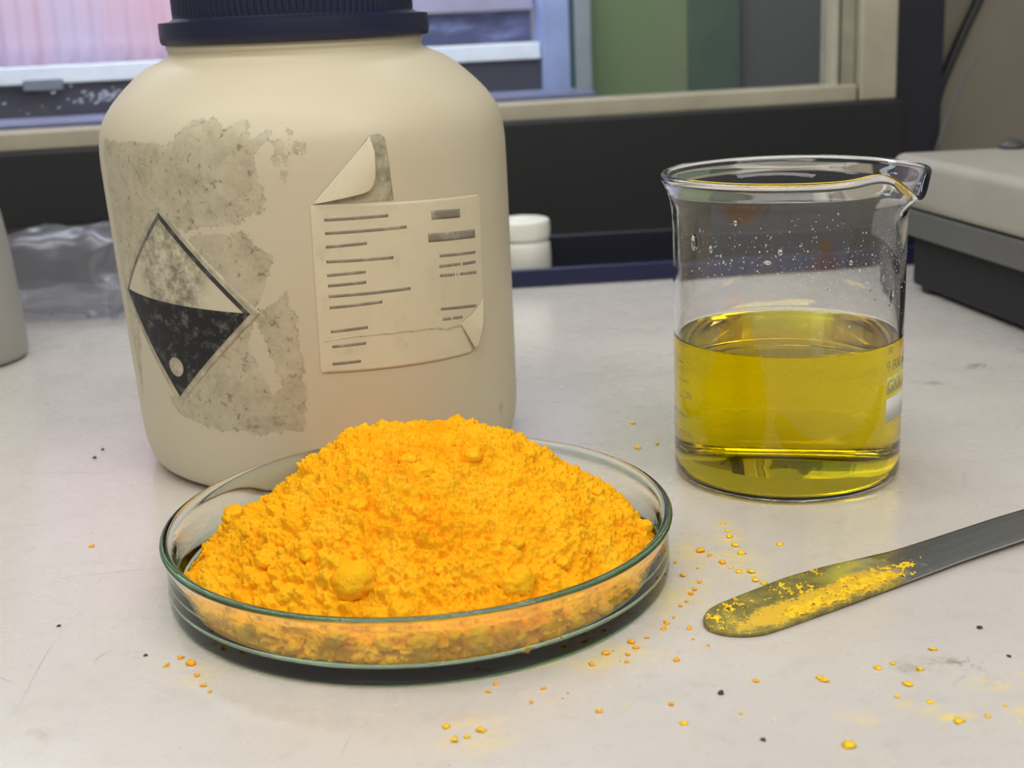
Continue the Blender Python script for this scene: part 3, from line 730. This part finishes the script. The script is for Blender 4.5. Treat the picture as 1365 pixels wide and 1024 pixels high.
# ================================================================== POWDER HEAP
def heap():
    nth = 1480
    prof = []
    for r in np.arange(.2, 69.2, .27): prof.append((r, None))
    nr = len(prof); rs = np.array([p[0] for p in prof])
    th = np.arange(nth) / nth * 2 * PI; R, Tm = np.meshgrid(rs, th, indexing='ij')
    ox, oy = 2.5, -2.0                                     # peak a little right of the dish's middle
    X = R * np.cos(Tm); Y = R * np.sin(Tm)
    lr = 1 + .045 * np.sin(Tm * 3 + 1) + .03 * np.sin(Tm * 5)
    rr = np.hypot((X - ox) * 1.0, (Y - oy)) / lr
    edge = 6.6 + .8 * np.cos(Tm + PI / 2)                 # fuller towards the viewer
    ww = np.clip(R / 70, 0, 1) ** 8
    H = 43.6 - .64 * 4.0 * np.log1p(np.exp((rr - 19.0) / 4.0)) - .0028 * np.clip(rr - 40, 0, 99) ** 2
    H = np.maximum(H, edge) * (1 - ww) + ww * (edge + .25 * (H - edge))
    P = np.stack([X, Y, H], -1)
    # side skirt against the glass, down to the dish floor
    k = 40; zs = np.linspace(0, 1, k + 1)[1:]
    top = P[-1]; sk = []
    for u in zs:
        z = top[:, 2] * (1 - u) + 3.3 * u; rad = 69.1 + 1.1 * u ** .8
        sk.append(np.stack([rad * np.cos(th), rad * np.sin(th), z], -1))
    P = np.concatenate([P, np.array(sk)], 0)
    # normals by finite differences
    du = np.gradient(P, axis=0); dv = np.roll(P, -1, 1) - np.roll(P, 1, 1)
    N = np.cross(du, dv); N /= np.maximum(np.linalg.norm(N, axis=-1, keepdims=True), 1e-9)
    N[N[..., 2] < -.2] *= -1
    Q = P + np.stack([fbm(P, 9, 2, 3), fbm(P, 9, 2, 4), fbm(P, 9, 2, 5)], -1) * 1.2
    # right flank combed smoother by sliding powder, left and front more clotted
    rough = np.clip(.75 - .35 * np.clip((X.mean() + P[..., 0]) / 50, -1, 1) - .35 * np.clip(P[..., 1] / 50, -1, 1), .35, 1.15)
    d = fbm(P, 22, 3, 1) * 2.0
    d += rough * 6.0 * .52 * caps(Q, 6.0, 20, .38) * (.6 + .8 * np.clip(fbm(P, 4, 2, 91), -.6, .6))
    d += rough * 3.0 * .62 * caps(Q, 3.0, 30, .55)
    Q2 = Q + np.stack([fbm(P, 2.5, 2, 13), fbm(P, 2.5, 2, 14), fbm(P, 2.5, 2, 15)], -1) * .6
    d += 1.5 * .78 * caps(Q2, 1.5, 40, .7)
    d += .8 * .95 * caps(Q2, .85, 50, .9) + .6 * caps(Q2, .5, 55, .9)
    d += fbm(P, 5, 4, 8, .65) * .75 + fbm(P, 1.1, 2, 60, .7) * .22 - .5 * np.abs(fbm(Q, 7, 3, 66))
    side = np.zeros(P.shape[:2]); side[nr:] = 1
    d0 = d - np.median(d)
    P = P + N * (d0 * (1 - side))[..., None]
    # the skirt may only be pressed inwards, never through the glass
    inw = np.clip(1.6 - d * .8, -2.5, 2.6) * side
    ed = np.clip((zs), 0, 1)
    c, s = np.cos(Tm[0]), np.sin(Tm[0])
    P[nr:, :, 0] -= c[None] * inw[nr:]; P[nr:, :, 1] -= s[None] * inw[nr:]
    rad = np.hypot(P[..., 0], P[..., 1]); lim = np.interp(P[..., 2], [3.2, 3.9, 5.6, 9], [66.5, 69.2, 70.4, 70.8]); f = np.minimum(1, lim / np.maximum(rad, 1e-6))
    P[..., 0] *= f; P[..., 1] *= f
    P[..., 2] = np.maximum(P[..., 2], 3.25)
    P[0, :, :] = P[0].mean(0)
    P[..., 0] += DX; P[..., 1] += DY
    return P
HP = heap()
hp = grid_mesh('powder_heap', HP, True, MP)
tag(hp, 'heaped bright orange-yellow powder piled in the glass dish', 'powder', kind='stuff')
def lump(name, c, r, parent, mat, sub=3, flat=.85, seed=0, amp=.22):
    bm = bmesh.new(); bmesh.ops.create_icosphere(bm, subdivisions=sub, radius=1)
    P = np.array([v.co[:] for v in bm.verts])
    Ps = P * r
    d = 1 + amp * fbm(P + seed * 7.3, 1.1, 3, seed) + (.6 * caps(Ps + seed * 3.1, 1.05, seed, .85) + .28 * fbm(Ps + seed, 1.1, 4, seed + 5, .7) - .25) / r
    P = P * d[:, None] * [1, 1, flat]
    a = seed * 1.7; P = P @ np.array([[math.cos(a), -math.sin(a), 0], [math.sin(a), math.cos(a), 0], [0, 0, 1]])
    for v, q in zip(bm.verts, P): v.co = Vector(q * r * S)
    me = bpy.data.meshes.new(name); bm.to_mesh(me); bm.free()
    o = link(name, me, mat, parent); o.location = Vector(c) * S; return o
def surf_z(x, y):
    n = 255
    d = (HP[:n, :, 0] - x) ** 2 + (HP[:n, :, 1] - y) ** 2; i = np.unravel_index(d.argmin(), d.shape); return HP[i][2]
L = [(-50.7, 372, 1.9), (-86, 388, 3.2), (-92, 380, 2.0), (-61.1, 328.8, 3.4), (-43.8, 326.4, 5.2), (-29.9, 320.1, 3.4), (-.9, 327.8, 4.6), (4, 378, 1.8), (10, 380, 2.0), (18, 378, 1.7), (24, 380, 1.9), (32, 378, 2.1), (37, 374, 2.4),
     (-18.4, 326.3, 1.6), (-21.3, 329.9, 1.3), (-56, 332.6, 2.0), (-57.3, 337.9, 1.5), (-75.6, 358.5, 2.3), (-26.5, 353.1, 3.0), (-12, 363.3, 2.4), (-16.2, 368.4, 1.6), (-29.6, 355.4, 2.0), (-42.7, 343.3, 2.0), (-54.4, 358.5, 1.7),
     (-71, 372.9, 2.2), (-.5, 336.7, 1.7), (11.4, 336.8, 1.6), (18.1, 346.7, 1.5), (-10.3, 342.5, 1.6), (-26.3, 340.7, 1.8), (28.5, 372.3, 1.6), (-38.2, 360.7, 1.8), (-80, 372, 1.8), (-68, 340, 1.9), (-48, 334, 1.5), (8, 325, 1.7), (-66, 380, 1.6)]
for i, (x, y, r) in enumerate(L):
    lump('lump', (x, y, surf_z(x, y) - r * (.36 if r < 3.3 else .6)), r * 1.15, hp, MP, seed=i + 1, amp=.20, sub=4 if r > 2.5 else 3)
WL = [(-24.8, 307.5, 9.0, 4.3), (-10.5, 309.9, 8.7, 5.0), (9.2, 318.8, 5.7, 2.1), (14.5, 322.6, 7.0, 2.7), (-59.6, 314.0, 7.0, 2.1), (-47.2, 309.6, 11.3, 2.9), (23.1, 330.6, 6.2, 2.3), (-16.7, 308.5, 11.3, 1.7), (-.8, 313.4, 7.6, 2.0),
      (33.2, 345.0, 6.9, 1.8), (-41.9, 308.4, 6.0, 1.5), (.4, 313.9, 5.0, 1.6), (31.9, 342.7, 5.8, 2.1), (-71.2, 320.8, 8.0, 1.3)]
for i, (x, y, z, r) in enumerate(WL):
    d = np.array([x - DX, y - DY]); d = d / np.linalg.norm(d) * (70.3 - r * .82)
    lump('lump', (DX + d[0], DY + d[1], max(z, 3.7 + r * .8)), r, hp, MP, seed=60 + i, amp=.14, flat=.86, sub=4 if r > 2.5 else 3)

# ================================================================== SPATULA
SPU = [4.5, 8.7, 11.5, 10.6, 9.9, 7.4, 7.2, 7.2, 7.2, 6.5]
SPL = [-8.0, -12.3, -11.4, -10.5, -10.3, -9.5, -8.9, -8.8, -9.0, -8.0]
tipc = np.array([46.5, 329.0]); ang = math.atan2(387.5 - 332, 155.2 - 54); sd = np.array([math.cos(ang), math.sin(ang)]); sn = np.array([-sd[1], sd[0]])
s_end = 232
st = np.concatenate([np.linspace(2.2, 12, 28), np.linspace(13, s_end, 110)])
up_w = np.interp(st, [-2, 14, 40, 56, 60, 76, 88, 100, 130, s_end], SPU)
lo_w = np.interp(st, [-2, 14, 40, 56, 60, 76, 88, 100, 130, s_end], SPL)
k5 = np.array([.1, .2, .4, .2, .1]); sm5 = lambda a: np.convolve(np.pad(a, 2, mode='edge'), k5, 'valid')
up_w = sm5(up_w); lo_w = sm5(lo_w)
halfw = (up_w - lo_w) / 2; midw = (up_w + lo_w) / 2
def zb(s): return np.interp(s, [0, 60, 120, 185, s_end], [0.15, .75, 1.9, 1.7, .25])
rr = np.clip((st - 2.2) / 9.5, 0, 1)
halfw = halfw * np.clip(1 - (1 - rr) ** 2.3, 0.0004, 1) ** .5
endm = np.clip((s_end - st) / 6, 0, 1); halfw = halfw * np.sqrt(np.clip(1 - (1 - endm) ** 2, .001, 1))
TK = 1.3
sec = [(-1, .45), (-.985, .1), (-.95, 0), (-.5, 0), (0, 0), (.5, 0), (.95, 0), (.985, .1), (1, .45), (1, .8), (.985, 1.1), (.94, TK), (.8, TK), (.4, TK), (0, TK), (-.4, TK), (-.8, TK), (-.94, TK), (-.985, 1.1), (-1, .8)]
P = np.zeros((len(st), len(sec), 3))
for i, s in enumerate(st):
    for j, (a, z) in enumerate(sec):
        hwj = halfw[i]
        wq = midw[i] + (a * hwj if abs(a) < .94 else math.copysign(hwj - (1 - abs(a)) * 8, a) if hwj > 1 else a * hwj)
        P[i, j] = (s, wq, zb(s) + z)
def spatula_mat():
    t = NT('stainless_steel_dusted')
    co_ = t.n('ShaderNodeSeparateXYZ'); t.l(t.coord(), co_.inputs[0]); x = co_.outputs['X']
    brushed = t.noise(120, 4, .6, t.stretch(.08, 1, 1))
    steel = t.ramp(brushed, [(.3, srgb(150, 148, 140)), (.7, srgb(188, 186, 178))])
    along = t.math('SUBTRACT', 1, t.math('DIVIDE', x, .086), True)
    m = t.math('ADD', t.math('MULTIPLY', along, 1.0), t.math('MULTIPLY', t.math('SUBTRACT', t.noise(55, 6, .7), .5), .9))
    film = t.ramp(m, [(.16, 0.0), (.34, 1.0)])
    y = co_.outputs['Y']
    yl = t.math('SUBTRACT', 1, t.math('ABSOLUTE', t.math('DIVIDE', t.math('ADD', y, t.math('SUBTRACT', .0075, t.math('MULTIPLY', x, .06))), .0085)), True)
    yx = t.math('MULTIPLY', t.math('SUBTRACT', 1, t.math('ABSOLUTE', t.math('DIVIDE', t.math('SUBTRACT', x, .042), .046)), True), 1.5)
    gr = t.math('ADD', t.math('MULTIPLY', t.math('MULTIPLY', yl, t.math('MINIMUM', yx, 1.0)), 1.25), t.math('ADD', t.math('MULTIPLY', t.math('SUBTRACT', t.noise(160, 8, .75, dist=.4), .5), 1.6), t.math('MULTIPLY', t.math('SUBTRACT', t.noise(1100, 5, .8), .5), 1.2)))
    gold = t.ramp(gr, [(.42, 0.0), (.62, 1.0)])
    smear = t.math('MULTIPLY', t.near(62, 1, 1, 20, 1, 2), 2.2, True)
    filmc = t.ramp(t.noise(150, 7, .75), [(.34, srgb(92, 86, 40)), (.52, srgb(132, 122, 44)), (.68, srgb(190, 172, 56))])
    fc = t.mix(t.math('MULTIPLY', smear, .8), filmc, srgb(196, 186, 60))
    fc = t.mix(gold, fc, srgb(236, 190, 26))
    t.set(color=t.mix(t.math('MULTIPLY', film, .94), steel, fc))
    t.set(metal=t.math('SUBTRACT', 1, t.math('MULTIPLY', film, .75)), rough=t.math('ADD', .24, t.math('MULTIPLY', film, .25)))
    t.bump(t.noise(900, 4), .2, .05); return t.m
spt = empty('spatula', (tipc[0], tipc[1], 0)); spt.rotation_euler = (0, 0, ang)
tag(spt, 'flat steel spatula dusted with yellow powder, lying on the bench below the beaker', 'spatula')
bl = grid_mesh('blade', P, True, spatula_mat(), spt)
bl.data.set_sharp_from_angle(angle=math.radians(50))
gx = np.linspace(2, 88, 300); gy = np.linspace(-14, 14, 100); GX, GY = np.meshgrid(gx, gy, indexing='ij')
upx = np.interp(GX, st, midw + halfw); lox = np.interp(GX, st, midw - halfw)
vv = (GY - lox) / np.maximum(upx - lox, .1)
PP = np.stack([GX, GY, 0 * GX], -1)
rg = np.exp(-((vv - .18 - .10 * np.clip(GX / 60, 0, 1)) / .22) ** 2) * np.clip((GX - 14) / 12, 0, 1) * np.clip((74 - GX) / 14, 0, 1)
rg2 = .95 * np.exp(-((GX - 34) / 11) ** 2 - ((vv - .62) / .22) ** 2) + .75 * np.exp(-((GX - 72) / 10) ** 2 - ((vv - .42) / .16) ** 2) + .5 * np.exp(-((GX - 12) / 8) ** 2 - ((vv - .7) / .3) ** 2)
h = np.maximum(rg, rg2) * 1.15 - .98 + .55 * fbm(PP, 7, 4, 70, .62) + .75 * fbm(PP, 1.3, 3, 77, .7)
h = np.where((vv < .05) | (vv > .96), -.6, h)
Hh = zb(GX) + TK + np.clip(h, -.3, .35) * .6 - .02 + caps(PP, .7, 90, .8) * .3 * (h > .0)
Mz = plain('yellow_powder_film', (232, 190, 28), .95, .25, 250)
keep = h > -.25
gm = np.stack([GX, GY, Hh], -1); nyy = len(gy)
Fq = [(i * nyy + j, (i + 1) * nyy + j, (i + 1) * nyy + j + 1, i * nyy + j + 1) for i in range(len(gx) - 1) for j in range(nyy - 1) if keep[i, j] and keep[i + 1, j] and keep[i, j + 1] and keep[i + 1, j + 1]]
pw = pydata('powder_residue', gm.reshape(-1, 3), Fq, Mz, spt); pw['kind'] = 'stuff'; pw['label'] = 'yellow powder caked along the blade'
bm = bmesh.new(); bm.from_mesh(pw.data); bmesh.ops.delete(bm, geom=[v for v in bm.verts if not v.link_faces], context='VERTS'); bm.to_mesh(pw.data); bm.free()

# ================================================================== LOOSE CRUMBS
CR = [(55.1, 383.2, 2.32), (57.2, 379.1, 1.38), (60.0, 373.6, 1.37), (61.8, 370.1, 1.13), (63.7, 366.5, 1.8), (46.3, 375.2, 1.14), (47.3, 365.6, 1.56), (52.2, 370.6, 0.68), (51.4, 360.6, 1.54), (49.3, 355.3, 1.53), (47.9, 352.4, 1.51), (46.1, 347.5, 1.28), (43.9, 345.0, 1.27), (40.9, 337.9, 1.25), (38.7, 334.4, 1.86), (37.5, 331.3, 1.23), (44.2, 330.8, 1.23), (44.5, 324.5, 0.81), (48.0, 320.5, 1.02), (32.7, 326.4, 1.01), (28.4, 324.1, 1.61), (29.2, 320.6, 1.2), (26.7, 317.0, 1.38), (24.5, 313.9, 0.98), (26.1, 313.1, 0.98), (21.2, 318.4, 1.78), (16.9, 312.6, 1.95), (38.7, 312.9, 1.77), (23.1, 319.9, 0.8), (66.2, 386.4, 2.35), (65.8, 393.8, 2.15), (65.9, 398.9, 1.45), (67.2, 380.3, 2.55), (67.5, 366.1, 2.02), (67.5, 362.3, 1.34), (67.7, 360.1, 2.22), (69.4, 357.3, 1.76), (65.6, 405.4, 1.47), (79.9, 386.0, 2.12), (4.5, 301.1, 0.95), (1.2, 294.6, 1.12), (8.7, 295.8, 0.93), (10.3, 298.3, 0.75), (-9.3, 300.8, 0.95), (-7.3, 304.6, 0.96), (-10.8, 282.2, 1.98), (-18.6, 284.6, 1.63), (-16.8, 278.4, 1.96), (-14.1, 279.8, 1.07), (17.3, 288.8, 1.47), (34.6, 290.5, 1.3), (47.6, 516.2, 1.8), (46.2, 485.2, 1.99), (54.0, 489.0, 2.0), (-87.0, 322.8, 2.26), (-93.3, 322.2, 1.44), (-90.6, 326.6, 1.25), (-84.1, 316.0, 1.21), (-81.3, 310.5, 1.39), (-78.9, 307.1, 0.79), (-137.8, 409.4, 1.79), (72.2, 300.6, 1.74), (73.3, 298.9, 2.12), (87.9, 304.2, 1.97), (91.8, 306.3, 1.59), (97.5, 302.5, 2.17), (103.9, 312.9, 2.03), (92.2, 295.3, 2.32), (88.2, 289.7, 1.52), (94.9, 286.6, 1.14), (105.8, 278.7, 1.5), (98.7, 277.2, 2.42), (111.8, 283.3, 1.15), (71.3, 268.6, 3.56), (56.7, 300.5, 1.15), (50.2, 284.9, 0.92), (36.3, 281.6, 1.45)]
M_yc = plain('yellow_crumb', (246, 196, 44), .95, .2, 300)
ORD = 'first second third fourth fifth sixth seventh eighth ninth tenth eleventh twelfth thirteenth fourteenth fifteenth sixteenth seventeenth eighteenth nineteenth twentieth'.split()
ORD += ['twenty-' + q for q in ORD[:9]]
M_oc = plain('orange_crumb', (252, 172, 30), .95, .2, 300)
def zone(x, y):
    if x < -120: return ('tiny lone orange crumb on the bench left of the dish', 'lone crumb left of the dish')
    if y > 480: return ('small yellow crumb on the bench between the bottle and the beaker', 'crumbs between bottle and beaker')
    if x < -60: return ('small orange crumb on the bench by the lower left of the dish', 'crumbs at the lower left of the dish')
    if y < 302 and x < 60: return ('small orange-yellow crumb on the bench in front of the dish', 'crumbs in front of the dish')
    if x > 60 and y < 330: return ('small yellow crumb on the bench in front of the spatula', 'crumbs in front of the spatula')
    if x > 60: return ('small yellow crumb on the bench between the beaker and the spatula blade', 'crumbs between beaker and spatula')
    return ('small orange crumb on the bench between the dish and the spatula tip', 'crumbs between dish and spatula tip')
CRO = []
for i, (x, y, d) in enumerate(CR):
    r = d * .5
    yel = x > 60 or y < 290 or y > 470
    flt = .35 if (x > 60) else .6
    o = lump('powder_crumb', (x, y, r * flt * .7), r, None, M_yc if yel else M_oc, 2, flt, 100 + i, .45)
    lb, g = zone(x, y); tag(o, lb, 'crumb', g); CRO.append((o, lb, g, x / (y * c_ + (161.2 - 0) * s_)))
for g in sorted({q[2] for q in CRO}):
    mem = sorted([q for q in CRO if q[2] == g], key=lambda q: q[3])
    if len(mem) == 1: continue
    for k_, q in enumerate(mem):
        where = q[1].split(' on the bench ')[1]; colr = q[1].split(' on the bench ')[0].replace('small ', '')
        q[0]['label'] = f'{ORD[k_]} from the left of the {colr}s {where}'
M_grit = plain('dark_grit', (70, 62, 50), .8)
for i, (x, y, d) in enumerate([(119.5, 323.5, 1.69), (46.9, 294.9, 1.5), (-130.0, 350.0, 1.13), (-100.4, 329.3, 1.05), (53.2, 272.8, 1.07), (-163.4, 502.8, 1.84), (-163.4, 513.0, 1.56), (121.2, 307.5, 1.02)]):
    o = lump('grit_speck', (x, y, d * .2), d * .5, None, M_grit, 2, .5, 300 + i, .4)
    if x > 100: lb = ('dark brown speck of grit below the spatula handle, the farther one' if y > 315 else 'brown speck of grit below the spatula handle, the nearer one'); g = 'grit below the spatula handle'
    elif x < -150: lb = ('brown speck of grit on the bench left of the bottle, '+ 'the ' + ('farther' if y > 508 else 'nearer') + ' of two'); g = 'grit left of the bottle'
    elif x < 0: lb = ('black speck of grit left of the dish, ' + ('the one farther out' if x < -120 else 'the one closer to its lower left')); g = 'grit left of the dish'
    else: lb = ('grey-brown grit speck near the bottom edge of the bench, ' + ('the upper one' if y > 285 else 'the lower one')); g = 'grit at the bottom edge'
    tag(o, lb, 'speck', g)
# powder dust too fine to count
V = []; F = []
for i in range(900):
    x, y, d = CR[random.choice(list(range(0, 29)) * 3 + list(range(len(CR))))]
    x += random.gauss(0, 3.2); y += random.gauss(0, 4.5)
    if math.hypot(x - DX, y - DY) < 77 or math.hypot(x - KX, y - KY) < 42: continue
    q = np.array([x, y]) - tipc; s = q @ sd; ww_ = q @ sn
    if -3 < s and abs(ww_) < 14: continue
    r = random.choice([.1, .14, .18, .26]) * random.uniform(.7, 1.3); n0 = len(V)
    for j in range(5): V.append((x + r * math.cos(j * 1.257) * random.uniform(.6, 1.3), y + r * math.sin(j * 1.257) * random.uniform(.6, 1.3), 0.01))
    V.append((x, y, r * .8)); F += [(n0 + j, n0 + (j + 1) % 5, n0 + 5) for j in range(5)]
o = pydata('powder_dust', V, F, M_yc); tag(o, 'fine yellow dust sprinkled over the bench around the dish and spatula', 'dust', kind='stuff')
